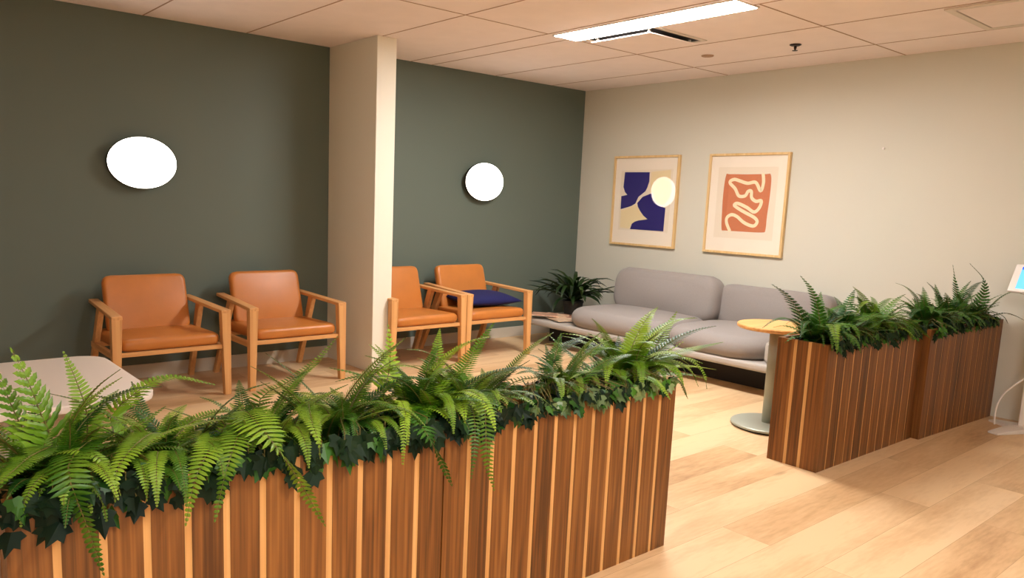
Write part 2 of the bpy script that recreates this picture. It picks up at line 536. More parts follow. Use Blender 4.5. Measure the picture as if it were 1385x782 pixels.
f = MB(); f.lathe([(0.006, 0.0), (0.006, 0.012), (0.010, 0.014), (0.010, 0.018)], M['plastic'], 12)
o = f.build('wall_pin', loc=(0, -3.26, 1.975), rot=(0, -PI / 2, 0))
tag(o, 'tiny pale pin in the beige wall right of the pictures', 'wall pin')


# ------------------------------------------------------------------ wall lamps
def wall_lamp(x, z, label):
    t = empty('wall_lamp', (x, 0, z))
    rx, rz = 0.249, 0.188
    f = MB()
    n = 64
    def ring(k, y):
        return [(rx * k * math.cos(2 * PI * i / n), y, rz * k * math.sin(2 * PI * i / n)) for i in range(n)]
    def loft(mb, rings, mat):
        vs = [p for r in rings for p in r]; fs = []
        for i in range(len(rings) - 1):
            for k in range(n):
                fs.append((i * n + k, (i + 1) * n + k, (i + 1) * n + (k + 1) % n, i * n + (k + 1) % n))
        fs.append(tuple(range(n))); fs.append(tuple((len(rings) - 1) * n + k for k in range(n - 1, -1, -1)))
        mb.add(vs, fs, mat)
    loft(f, [ring(0.62, -0.001), ring(0.62, -0.05)], M['bronze']); f.build('mount', t)
    f = MB(); loft(f, [ring(0.96, -0.045), ring(1.0, -0.05), ring(1.0, -0.078)], M['bronze']); f.build('back_plate', t)
    f = MB(); loft(f, [ring(0.985, -0.0779), ring(0.98, -0.080), ring(0.94, -0.0835), ring(0.8, -0.087), ring(0.4, -0.09)], M['lamp'])
    f.build('diffuser', t, smooth=True)
    return tag(t, label, 'wall lamp', 'round wall lamps')


wall_lamp(-4.795, 1.632, 'lit oval wall lamp left of the column, above the leftmost armchair')
wall_lamp(-1.485, 1.632, 'lit round wall lamp right of the column, above the navy cushion')


# ------------------------------------------------------------------ pictures
def picture(y1, y0, z0, z1, label):
    """hangs on the beige wall (x=0), faces -x; y0 > y1"""
    t = empty('framed_picture', (0, (y0 + y1) / 2, z0))
    hy, h = (y0 - y1) / 2, z1 - z0
    f = MB(); w = 0.022; d = 0.036
    f.box(-d, -0.001, -hy, -hy + w, 0, h, M['framewood']); f.box(-d, -0.001, hy - w, hy, 0, h, M['framewood'])
    f.box(-d, -0.001, -hy + w, hy - w, 0, w, M['framewood']); f.box(-d, -0.001, -hy + w, hy - w, h - w, h, M['framewood'])
    f.build('frame', t, bevel=0.002)
    f = MB(); f.box(-0.018, -0.002, -hy + w, hy - w, w, h - w, M['mat']); f.build('mat_board', t)
    g = MB(); a, c, e, i = -hy + w, hy - w, w, h - w
    g.box(-0.0293, -0.0275, a, c, e, i, M['clear'])
    g.poly([(-0.0295, a, e), (-0.0295, a, i), (-0.0295, c, i), (-0.0295, c, e)], M['glass']); g.build('glass', t)
    return tag(t, label, 'picture', 'framed pictures on the beige wall'), (y0 + y1) / 2, z0


def arts(t, cy, cz, items, name='print'):
    f = MB(); x = -0.0185
    for k, (pts, mat) in enumerate(items):
        xx = x - 0.0004 * k
        n = len(pts)
        P3 = [(xx, p[0] - cy, p[1] - cz) for p in pts]
        f.poly(P3, mat)
    f.build(name, t)


def smooth_loop(pts, k=5, closed=True):
    out = []; n = len(pts)
    for i in range(n if closed else n - 1):
        g = (lambda j: pts[j % n]) if closed else (lambda j: pts[max(0, min(n - 1, j))])
        p0, p1, p2, p3 = g(i - 1), g(i), g(i + 1), g(i + 2)
        for s in range(k):
            u = s / k
            out.append(tuple(0.5 * ((2 * p1[a]) + (-p0[a] + p2[a]) * u + (2 * p0[a] - 5 * p1[a] + 4 * p2[a] - p3[a]) * u * u
                                    + (-p0[a] + 3 * p1[a] - 3 * p2[a] + p3[a]) * u ** 3) for a in range(len(p1))))
    if not closed:
        out.append(tuple(pts[-1]))
    return out


t, cy, cz = picture(-1.338, -0.504, 1.032, 1.967, 'framed abstract print of indigo and sand shapes, nearer the corner')
BL1 = [(-.649, 1.799), (-.973, 1.798), (-.975, 1.703), (-.955, 1.64), (-.933, 1.601), (-.849, 1.544), (-.815, 1.474),
       (-.768, 1.448), (-.723, 1.434), (-.620, 1.408), (-.619, 1.546), (-.70, 1.562), (-.665, 1.59), (-.640, 1.644)]
BL2 = [(-.838, 1.478), (-.903, 1.545), (-1.015, 1.584), (-1.025, 1.545), (-1.045, 1.51), (-1.092, 1.470), (-1.14, 1.452), (-1.20, 1.438),
       (-1.195, 1.201), (-.765, 1.203), (-.786, 1.261), (-.82, 1.283), (-.867, 1.298), (-.986, 1.316), (-.93, 1.35), (-.885, 1.395), (-.85, 1.44)]
arts(t, cy, cz, [
    ([(-.60, 1.815), (-1.262, 1.83), (-1.245, 1.19), (-.60, 1.19)], M['paper']),
    ([(-.99, 1.80), (-1.235, 1.82), (-1.235, 1.62), (-1.10, 1.56), (-.99, 1.60)], M['sand']),
    ([(-.625, 1.40), (-.724, 1.423), (-.816, 1.463), (-.86, 1.42), (-.91, 1.36), (-.986, 1.316), (-.862, 1.292), (-.779, 1.255), (-.755, 1.207), (-.625, 1.214)], M['sand']),
    (smooth_loop([(-1.146, 1.735), (-1.225, 1.705), (-1.255, 1.64), (-1.24, 1.55), (-1.18, 1.475), (-1.10, 1.482), (-1.045, 1.545), (-1.035, 1.648), (-1.08, 1.71)], 4), M['sunny']),
    (BL1, M['indigo']), (BL2, M['indigo'])])

t, cy, cz = picture(-2.492, -1.678, 1.033, 1.966, 'framed print of a cream squiggle on terracotta, right of the indigo one')
SQ = [(-2.239, 1.78), (-2.251, 1.701), (-2.230, 1.625), (-2.174, 1.70), (-2.094, 1.692), (-2.019, 1.711), (-1.952, 1.727), (-1.908, 1.699),
      (-1.970, 1.641), (-2.014, 1.576), (-2.078, 1.577), (-2.105, 1.618), (-2.138, 1.619), (-2.147, 1.562), (-2.192, 1.530), (-2.245, 1.535),
      (-2.233, 1.474), (-2.184, 1.432), (-2.107, 1.471), (-2.011, 1.506), (-1.975, 1.492), (-2.00, 1.47), (-2.084, 1.429), (-2.189, 1.383), (-2.223, 1.344),
      (-2.188, 1.304), (-2.094, 1.330), (-2.014, 1.384), (-1.956, 1.399), (-1.911, 1.372), (-1.910, 1.321), (-1.952, 1.245)]
f_items = [([(-1.78, 1.84), (-2.385, 1.84), (-2.385, 1.18), (-1.78, 1.18)], M['paper']),
           (smooth_loop([(-1.862, 1.765), (-1.90, 1.775), (-2.08, 1.773), (-2.26, 1.775), (-2.318, 1.763), (-2.325, 1.60), (-2.315, 1.40), (-2.312, 1.275),
                         (-2.28, 1.25), (-2.08, 1.247), (-1.90, 1.248), (-1.862, 1.26), (-1.852, 1.40), (-1.848, 1.60)], 4), M['terra'])]
arts(t, cy, cz, f_items)
ln = MB(); sp = smooth_loop(SQ, 6, False); vs = []; fs = []
for i, p in enumerate(sp):
    a, c = sp[max(0, i - 1)], sp[min(len(sp) - 1, i + 1)]
    dx, dz = c[0] - a[0], c[1] - a[1]; l = math.hypot(dx, dz) or 1
    nx, nz = -dz / l * 0.0155, dx / l * 0.0155
    vs += [(-0.0195, p[0] + nx - cy, p[1] + nz - cz), (-0.0195, p[0] - nx - cy, p[1] - nz - cz)]
for i in range(len(sp) - 1):
    fs.append((2 * i, 2 * i + 1, 2 * i + 3, 2 * i + 2))
ln.add(vs, fs, M['cream']); ln.build('painted_line', t)


# ------------------------------------------------------------------ armchairs
def make_chair():
    t = empty('armchair')
    W = 0.400                             # outer half width
    for s in (-1, 1):
        f = MB()                          # front leg, tapers on its inner side
        xo, xt, xb = s * W, s * (W - 0.068), s * (W - 0.046)
        y0, y1 = -0.43, -0.372
        top, zb = 0.596, 0.0
        lo, hi = [], []
        for (z, xi, yy, arr) in ((zb, xb, y1 - 0.012, lo), (top, xt, y1, hi)):
            a, c = min(xo, xi), max(xo, xi)
            arr += [(a, y0, z), (c, y0, z), (c, yy, z), (a, yy, z)]
        f.hexa(lo + hi, M['oak']); f.build('front_leg', t, bevel=0.004)
        f = MB()                          # rear leg: a plank leaning back towards the wall
        a, c = min(s * (W - 0.012), s * (W - 0.052)), max(s * (W - 0.012), s * (W - 0.052))
        f.hexa([(a, 0.285, 0), (c, 0.285, 0), (c, 0.33, 0), (a, 0.33, 0),
                (a - s * 0.02, 0.0, 0.612), (c - s * 0.02, 0.0, 0.612), (c - s * 0.02, 0.07, 0.612), (a - s * 0.02, 0.07, 0.612)], M['oak'])
        f.build('rear_leg', t, bevel=0.004)
        f = MB()                          # armrest, rising a little to the rear
        a, c = min(s * W, s * (W - 0.07)), max(s * W, s * (W - 0.07))
        a2, c2 = min(s * (W - 0.035), s * (W - 0.1)), max(s * (W - 0.035), s * (W - 0.1))
        f.hexa([(a, -0.43, 0.592), (c, -0.43, 0.592), (c2, 0.29, 0.622), (a2, 0.29, 0.622),
                (a, -0.43, 0.617), (c, -0.43, 0.617), (c2, 0.29, 0.647), (a2, 0.29, 0.647)], M['oak_y'])
        f.build('armrest', t, bevel=0.004)
        f = MB()                          # side rail
        a, c = min(s * (W - 0.02), s * (W - 0.05)), max(s * (W - 0.02), s * (W - 0.05))
        f.box(a, c, -0.40, 0.20, 0.315, 0.357, M['oak_y'])
        f.build('side_rail', t, bevel=0.003)
    f = MB(); f.box(-W + 0.05, W - 0.05, -0.41, -0.385, 0.338, 0.368, M['oak_x']); f.build('front_rail', t, bevel=0.003)
    f = MB(); f.box(-W + 0.05, W - 0.05, 0.17, 0.20, 0.315, 0.357, M['oak_x']); f.build('rear_rail', t, bevel=0.003)
    f = MB(); cushion(f, 0.333, 0.335, 0.042, 0.032, M['leather'], bulge=0.012, rp=0.05)
    weld(f.build('seat', t, smooth=True, loc=(0, -0.075, 0.402), rot=(math.radians(-1.5), 0, 0)))
    f = MB(); cushion(f, 0.295, 0.215, 0.036, 0.028, M['leather'], bulge=0.012, rp=0.055)
    bk = weld(f.build('backrest', t, smooth=True, loc=(0, 0.155, 0.612), rot=(math.radians(90 - 17), 0, 0)))
    for s in (-1, 1):                     # stiles behind the back
        f = MB()
        f.hexa([(s * 0.2 - 0.02, 0.165, 0.357), (s * 0.2 + 0.02, 0.165, 0.357), (s * 0.2 + 0.02, 0.19, 0.357), (s * 0.2 - 0.02, 0.19, 0.357),
                (s * 0.2 - 0.02, 0.235, 0.70), (s * 0.2 + 0.02, 0.235, 0.70), (s * 0.2 + 0.02, 0.258, 0.70), (s * 0.2 - 0.02, 0.258, 0.70)], M['oak'])
        f.build('back_stile', t)
    return t


chair = make_chair()
spots = [(-4.84, 'tan leather armchair farthest left, under the oval lamp near the white table'),
         (-3.90, 'tan leather armchair just left of the pale column'),
         (-2.672, 'tan leather armchair half hidden behind the right side of the column'),
         (-1.866, 'tan leather armchair with a navy cushion on its seat')]
for i, (x, lab) in enumerate(spots):
    o = chair if i == 0 else copy_tree(chair)
    o.location = (x, -0.393, 0)
    tag(o, lab, 'armchair', 'tan armchairs along the green wall')

# navy cushion lying on the last armchair
f = MB(); n = 22; vs = []; fs = []
for side in (1, -1):
    o0 = len(vs)
    for j in range(n + 1):
        for i in range(n + 1):
            u, v = 2 * i / n - 1, 2 * j / n - 1
            hgt = 0.064 * ((1 - abs(u) ** 2.2) * (1 - abs(v) ** 2.2)) ** 0.55
            pin = 1 - 0.07 * (1 - u * u) * abs(v) ** 3, 1 - 0.07 * (1 - v * v) * abs(u) ** 3
            vs.append((0.33 * u * pin[1], 0.24 * v * pin[0], side * hgt))
    for j in range(n):
        for i in range(n):
            a = o0 + j * (n + 1) + i
            q = (a, a + 1, a + n + 2, a + n + 1)
            fs.append(q if side > 0 else q[::-1])
f.add(vs, fs, M['navy'])
o = weld(f.build('cushion', smooth=True, loc=(-1.80, -0.46, 0.522), rot=(math.radians(4), 0, math.radians(-4))), 0.002)
tag(o, 'flat navy blue cushion lying on the seat of the rightmost armchair', 'cushion')

# ------------------------------------------------------------------ white low table
t = empty('low_table', (-5.93, -1.58, 0))
f = MB(); cushion(f, 0.575, 0.58, 0.02, 0.008, M['white'], rp=0.16)
weld(f.build('table_top', t, smooth=True, loc=(0, 0, 0.40)))
f = MB(); f.lathe([(0.3, 0.0), (0.3, 0.012), (0.06, 0.02), (0.05, 0.03), (0.05, 0.381)], M['white'], 40); f.build('pedestal', t)
tag(t, 'white low table in front of the leftmost armchair, behind the ferns', 'table')

# ------------------------------------------------------------------ sofa
t = empty('sofa', (-0.56, -1.70, 0))
f = MB(); cushion(f, 0.53, 1.46, 0.032, 0.022, M['greylight'], rp=0.10)
weld(f.build('platform', t, smooth=True, loc=(0, 0, 0.236)))
f = MB(); f.box(-0.22, 0.44, -1.3, 1.3, 0.0, 0.205, M['black']); f.build('plinth', t)


def pebble(mb, hx, hy, hz, mat, e1=3.2, e2=4.0, nu=40, nv=20, bot=1.0):
    vs, fs = [], []
    sg = lambda a, p: math.copysign(abs(a) ** p, a)
    for j in range(nv + 1):
        ph = -PI / 2 + PI * j / nv
        cz, sz = sg(math.cos(ph), 2 / e1), sg(math.sin(ph), 2 / e1)
        for i in range(nu):
            th = 2 * PI * i / nu
            vs.append((hx * cz * sg(math.cos(th), 2 / e2), hy * cz * sg(math.sin(th), 2 / e2), hz * sz * (bot if sz < 0 else 1)))
    for j in range(nv):
        for i in range(nu):
            fs.append((j * nu + i, j * nu + (i + 1) % nu, (j + 1) * nu + (i + 1) % nu, (j + 1) * nu + i))
    mb.add(vs, fs, mat)


f = MB(); cushion(f, 0.46, 0.58, 0.098, 0.095, M['grey'], n=18, bulge=0.018, rp=0.26)
weld(f.build('seat_cushion', t, smooth=True, loc=(-0.09, 0.26, 0.350)))
f = MB(); cushion(f, 0.46, 0.47, 0.098, 0.095, M['grey'], n=18, bulge=0.018, rp=0.26)
weld(f.build('seat_cushion', t, smooth=True, loc=(-0.09, -0.79, 0.350)))
f = MB(); cushion(f, 0.225, 0.60, 0.125, 0.085, M['grey'], rp=0.15, bulge=0.03)
weld(f.build('back_cushion', t, smooth=True, loc=(0.29, 0.225, 0.60), rot=(0, math.radians(96), 0)))
f = MB(); cushion(f, 0.20, 0.53, 0.11, 0.07, M['grey'], rp=0.10, bulge=0.025)
weld(f.build('back_cushion', t, smooth=True, loc=(0.41, -0.85, 0.565), rot=(0, math.radians(94), 0)))
f = MB(); cushion(f, 0.42, 0.085, 0.088, 0.03, M['greylight'], rp=0.04)
weld(f.build('end_bolster', t, smooth=True, loc=(-0.06, -1.355, 0.356)))
tag(t, 'grey two-seat sofa with pebble-shaped cushions on a low platform under the pictures', 'sofa')

# magazines fanned on the bare end of the platform
mags = [(-0.80, -0.62, 0, 24, srgb(196, 150, 124), 'pinkish brown magazine at the bottom of the fan on the sofa platform'),
        (-0.93, -0.70, 1, -18, srgb(222, 190, 160), 'cream magazine lying nearest the sofa seat'),
        (-0.74, -0.54, 1, 52, srgb(186, 132, 106), 'terracotta magazine at the back of the fan by the plant'),
        (-0.86, -0.52, 2, 8, srgb(232, 196, 164), 'pale peach magazine on top of the fan'),
        (-0.97, -0.50, 3, 38, srgb(204, 158, 132), 'dusty pink magazine at the armchair end of the fan')]
for k, (x, y, lv, a, c, lab) in enumerate(mags):
    cm = plain('magazine_cover', c, 0.35, noise=0.12, scale=14)
    f = MB(); f.box(-0.1, 0.1, -0.13, 0.13, 0.0, 0.003, M['paper']); f.box(-0.101, 0.101, -0.131, 0.131, 0.003, 0.012, cm)
    o = f.build('magazine', loc=(x, y, 0.2685 + 0.0125 * lv), rot=(0, 0, math.radians(a)))
    tag(o, lab, 'magazine', 'magazines fanned on the sofa platform')

# ------------------------------------------------------------------ side table
t = empty('side_table', (-1.762, -3.462, 0))
f = MB(); f.lathe([(0.225, 0.0), (0.225, 0.012)], M['black'], 64); f.build('foot_pad', t)
f = MB(); f.lathe([(0.238, 0.012), (0.244, 0.016), (0.244, 0.026), (0.238, 0.031), (0.05, 0.034)], M['sage'], 72); f.build('base', t)
f = MB(); f.lathe([(0.045, 0.034), (0.045, 0.674)], M['sage'], 40); f.build('column', t, smooth=True)
f = MB(); f.lathe([(0.245, 0.674), (0.255, 0.68), (0.256, 0.694), (0.252, 0.70)], M['tableoak'], 72); f.build('table_top', t)
tag(t, 'small round side table with oak top and pale sage pedestal beside the planter', 'table')

# ------------------------------------------------------------------ tablet kiosk
t = empty('tablet_kiosk', (-0.27, -4.52, 0))
f = MB()
arms = [(-0.29, 0.10), (0.10, 0.22), (0.18, -0.2), (-0.22, -0.26)]
for (ax, ay) in arms:
    d = Vector((ax, ay, 0)); l = d.length; d.normalize(); s = Vector((-d.y, d.x, 0))
    p = [s * 0.07, -s * 0.07, d * l - s * 0.035, d * l + s * 0.035]
    f.hexa([(q.x, q.y, 0.0) for q in p] + [(p[0].x, p[0].y, 0.04), (p[1].x, p[1].y, 0.04), (p[2].x, p[2].y, 0.014), (p[3].x, p[3].y, 0.014)], M['plastic'])
f.build('base', t, bevel=0.004)
f = MB(); f.box(-0.04, 0.04, -0.03, 0.03, 0.035, 0.99, M['plastic']); f.build('post', t, bevel=0.01, seg=3)
hd = empty('tablet', (0, 0, 0))
f = MB(); cushion(f, 0.012, 0.165, 0.105, 0.006, M['plastic'], rp=0.006)
tb = weld(f.build('tablet_case', t, smooth=False, loc=(-0.05, 0.02, 1.05), rot=(0, math.radians(28), math.radians(-6))))
bpy.data.objects.remove(hd)
f = MB(); f.box(-0.0135, -0.0125, -0.12, 0.12, -0.08, 0.085, M['screen']); f.build('screen', tb)
tag(t, 'white tablet kiosk with a lit blue screen at the right edge', 'kiosk')
f = MB(); f.tube(smooth_loop([(-0.47, -4.40, 0.05), (-0.475, -4.395, 0.12), (-0.46, -4.40, 0.20), (-0.42, -4.42, 0.27), (-0.36, -4.46, 0.33), (-0.312, -4.50, 0.38)], 5, False), 0.006, M['plastic'], 8)
o = f.build('power_cable', smooth=True); tag(o, 'thin white cable looping from the kiosk foot up to its post', 'cable')


# ------------------------------------------------------------------ planters
PW, PD, PH = 1.22, 0.30, 0.73
def planter(x, yf, rz, label, PW=PW, sw=0.0095):
    """x = left end, yf = front face at the left end"""
    t = empty('planter', (x, yf, 0), rz)
    n = 12; p = PW / n; th = 0.024
    def face(along, y0, y1, name, length, bm):
        k = 3 if along else n; q = length / k
        f = MB()
        for i in range(k):
            a0, a1 = i * q, (i + 1) * q
            s = 0.0095 if along else sw
            if along == 0:
                f.box(a0 + (s if i else 0), a1 - (s if i < k - 1 else 0), y0, y1, 0.0, PH, bm)
                if i < k - 1:
                    f.box(a1 - s, a1 + s, y0 + 0.0015, y1 - 0.0015, 0.0, PH - 0.0005, M['strip'])
            else:
                f.box(y0, y1, a0 + th + (s if i else 0), a1 + th - (s if i < k - 1 else 0), 0.0, PH, bm)
                if i < k - 1:
                    f.box(y0 + 0.0015, y1 - 0.0015, a1 + th - s, a1 + th + s, 0.0, PH - 0.0005, M['strip'])
        return f.build(name, t)
    face(0, 0.0, th, 'front_panel', PW, M['walnut'])
    face(0, PD - th, PD, 'back_panel', PW, M['walnut'])
    face(1, 0.0, th, 'end_panel', PD - 2 * th, M['walnut_end'])
    face(1, PW - th, PW, 'end_panel', PD - 2 * th, M['walnut_end'])
    f = MB(); f.box(th, PW - th, th, PD - th, 0.60, 0.645, M['soil']); f.build('soil', t)
    return tag(t, label, 'planter', 'walnut slat planters')


planter(-6.335, -4.155, math.radians(-1.6), 'walnut slat planter at the bottom left of the frame')
planter(-5.112, -4.192, math.radians(0.0), 'walnut slat planter between the left planter and the open floor')
planter(-2.395, -4.112, math.radians(-1.0), 'walnut slat planter beside the round side table', PW, 0.006)
planter(-1.165, -4.180, math.radians(-3.0), 'walnut slat planter against the beige wall by the tablet kiosk', 1.15, 0.0045)


# ------------------------------------------------------------------ ferns
def bez(P, t):
    n = len(P) - 1
    s = t * n; i = min(int(s), n - 1); u = s - i
    g = lambda j: P[max(0, min(n, j))]
    p0, p1, p2, p3 = g(i - 1), g(i), g(i + 1), g(i + 2)
    if i - 1 < 0: p0 = p1 * 2 - p2
    if i + 2 > n: p3 = p2 * 2 - p1
    return 0.5 * ((2 * p1) + (p2 - p0) * u + (2 * p0 - 5 * p1 + 4 * p2 - p3) * u * u + (3 * p1 - p0 - 3 * p2 + p3) * u ** 3)


def frond_mb(P, half, kind, mat, rng, roll=0.0, coarse=1.0):
    """P: points of the midrib; pinnae on both sides; kind S (sword fern) or L (leather fern)"""
    P = [Vector(p) for p in P]
    mb = MB()
    N = 60
    C = [bez(P, i / N) for i in range(N + 1)]
    acc = [0.0]
    for i in range(N):
        acc.append(acc[-1] + (C[i + 1] - C[i]).length)
    Ltot = acc[-1]
    def at(s):
        for i in range(N):
            if acc[i + 1] >= s:
                u = (s - acc[i]) / max(1e-9, acc[i + 1] - acc[i])
                return C[i].lerp(C[i + 1], u), (C[min(N, i + 2)] - C[max(0, i - 1)]).normalized()
        return C[N], (C[N] - C[N - 2]).normalized()
    step = max(half * (0.21 if kind == 'S' else 0.2) * coarse, 0.0085)
    n = max(8, int(Ltot / step)); n = min(n, 44)
    chord = C[N] - C[0]
    flat = Vector((chord.x, chord.y, 0))
    hint = Vector((0, 0, 1)) - 0.35 * (flat.normalized() if flat.length > 0.03 else Vector((0, 1, 0)))
    prev = None
    start = 0.10 if kind == 'S' else 0.16
    stems = []
    for k in range(n + 1):
        s = Ltot * (start + (0.995 - start) * k / n)
        c, tg = at(s)
        side = tg.cross(hint)
        if side.length < 0.15:
            side = prev if prev else tg.cross(Vector((0, 1, 0)))
        side.normalize()
        if prev and side.dot(prev) < 0: side = -side
        if prev: side = (side * 0.5 + prev * 0.5).normalized()
        prev = side.copy()
        if roll:
            side = Matrix.Rotation(roll, 3, tg) @ side
        nor = side.cross(tg).normalized()
        q = k / n
        if kind == 'S':
            ln = half * min(1.0, 0.55 + q * 3.0) * (1 - max(0, (q - 0.35) / 0.65) ** 1.35) + 0.003
            wd = step * 0.37
        else:
            ln = half * min(1.0, 0.6 + q * 2.5) * (1 - q ** 1.25) + 0.004
            wd = step * 0.36
        for sd in (-1, 1):
            l = ln * rng.uniform(0.9, 1.07)
            d = (side * sd * 0.93 + tg * (0.30 if kind == 'S' else 0.55 - 0.1 * q) + nor * 0.18).normalized()
            w = tg - d * tg.dot(d); w.normalize()
            up = d.cross(w) if d.cross(w).dot(nor) > 0 else w.cross(d)
            if kind == 'S':
                secs = ((0.0, 0.55), (0.3, 1.0), (0.7, 0.8), (1.0, 0.0))
            else:
                secs = ((0.0, 0.5), (0.16, 1.05), (0.27, 0.72), (0.42, 1.0), (0.53, 0.62), (0.68, 0.78), (0.8, 0.42), (1.0, 0.0))
            vs, fs = [], []
            for (u, ww) in secs:
                base = c + d * (l * u) - nor * (l * 0.22 * u * u)
                hw = wd * ww
                vs += [base - w * hw, base + up * (0.22 * hw), base + w * hw]
            for i in range(len(secs) - 1):
                a = i * 3
                fs += [(a, a + 3, a + 4, a + 1), (a + 1, a + 4, a + 5, a + 2)]
            mb.add(vs, fs, mat)
    pts = [at(Ltot * i / 14)[0] for i in range(15)]
    mb.tube(pts, 0.0032, M['stem'], 4, 0.0008)
    return mb


def arc(c, az, L, e0, e1, rng):
    """midrib leaving the crown at elevation e0 and ending at e1 (deg), length L"""
    P = [Vector(c)]; m = 6
    az2 = az + rng.uniform(-0.3, 0.3)
    for i in range(m):
        u = i / (m - 1)
        el = math.radians(e0 + (e1 - e0) * u ** 1.2)
        a = az + (az2 - az) * u
        P.append(P[-1] + Vector((math.cos(a) * math.cos(el), math.sin(a) * math.cos(el), math.sin(el))) * (L / m))
    return P


def safe(P):
    """keeps foliage out of the boxes, the wall and the floor"""
    out = []
    for p in P:
        p = Vector(p)
        if p.x > -0.11: p.x = -0.11 - 0.15 * (p.x + 0.11)
        out.append(p)
    return out


def fern(name, crown, label, hero, count, seed, kind='S', mat='fern_a', size=0.36, half=0.045, spread=(0, 360), cat='fern',
         group='ferns in the planters', el=(84, 38), end=(40, -45), mix=0.0, coarse=1.0):
    rng = random.Random(seed)
    t = empty(name, crown)
    c0 = Vector(crown)
    ctop = c0 + Vector((0, 0, 0.04))
    fr = []
    for (P, h, k, mm) in hero:
        fr.append(([Vector(p) for p in P], h, k, mm))
    count = int(count * 1.75)
    for i in range(count):
        a = math.radians(spread[0] + (spread[1] - spread[0]) * (i + rng.random() * 0.8) / count)
        ey = 1.0 - 0.35 * abs(math.sin(a))           # the box is long and narrow
        L = 1.32 * size * rng.uniform(0.55, 1.15) * ey
        e0 = rng.uniform(el[1], el[0]); e1 = rng.uniform(end[1], end[0])
        
        j = Vector((rng.uniform(-0.05, 0.05), rng.uniform(-0.03, 0.03), 0))
        kk = kind if rng.random() > mix else ('L' if kind == 'S' else 'S')
        hh = half * rng.uniform(0.65, 1.15) * (1.35 if kk == 'L' else 1.0)
        P = arc(ctop + j, a, L, e0, e1, rng)
        fr.append((safe(P), hh, kk, mat if rng.random() < 0.74 else 'fern_c'))
    for i in range(int(count * 0.32)):
        a = math.radians(rng.uniform(205, 335))
        P = arc(ctop + Vector((rng.uniform(-0.12, 0.12), rng.uniform(-0.03, 0.0), 0.03)), a, size * rng.uniform(0.55, 1.05),
                rng.uniform(45, 65), rng.uniform(-85, -45), rng)
        fr.append((safe(P), half * rng.uniform(0.7, 1.1), 'S' if rng.random() < 0.7 else 'L', mat))
    for (P, h, k, mm) in fr:
        if not P[0] == c0 and (P[0] - c0).length > 0.03:
            st = c0.copy(); P = [st] + P
        o = frond_mb([p - c0 for p in P], h, k, M[mm], rng, coarse=coarse).build('frond', t)
    return tag(t, label, cat, group)


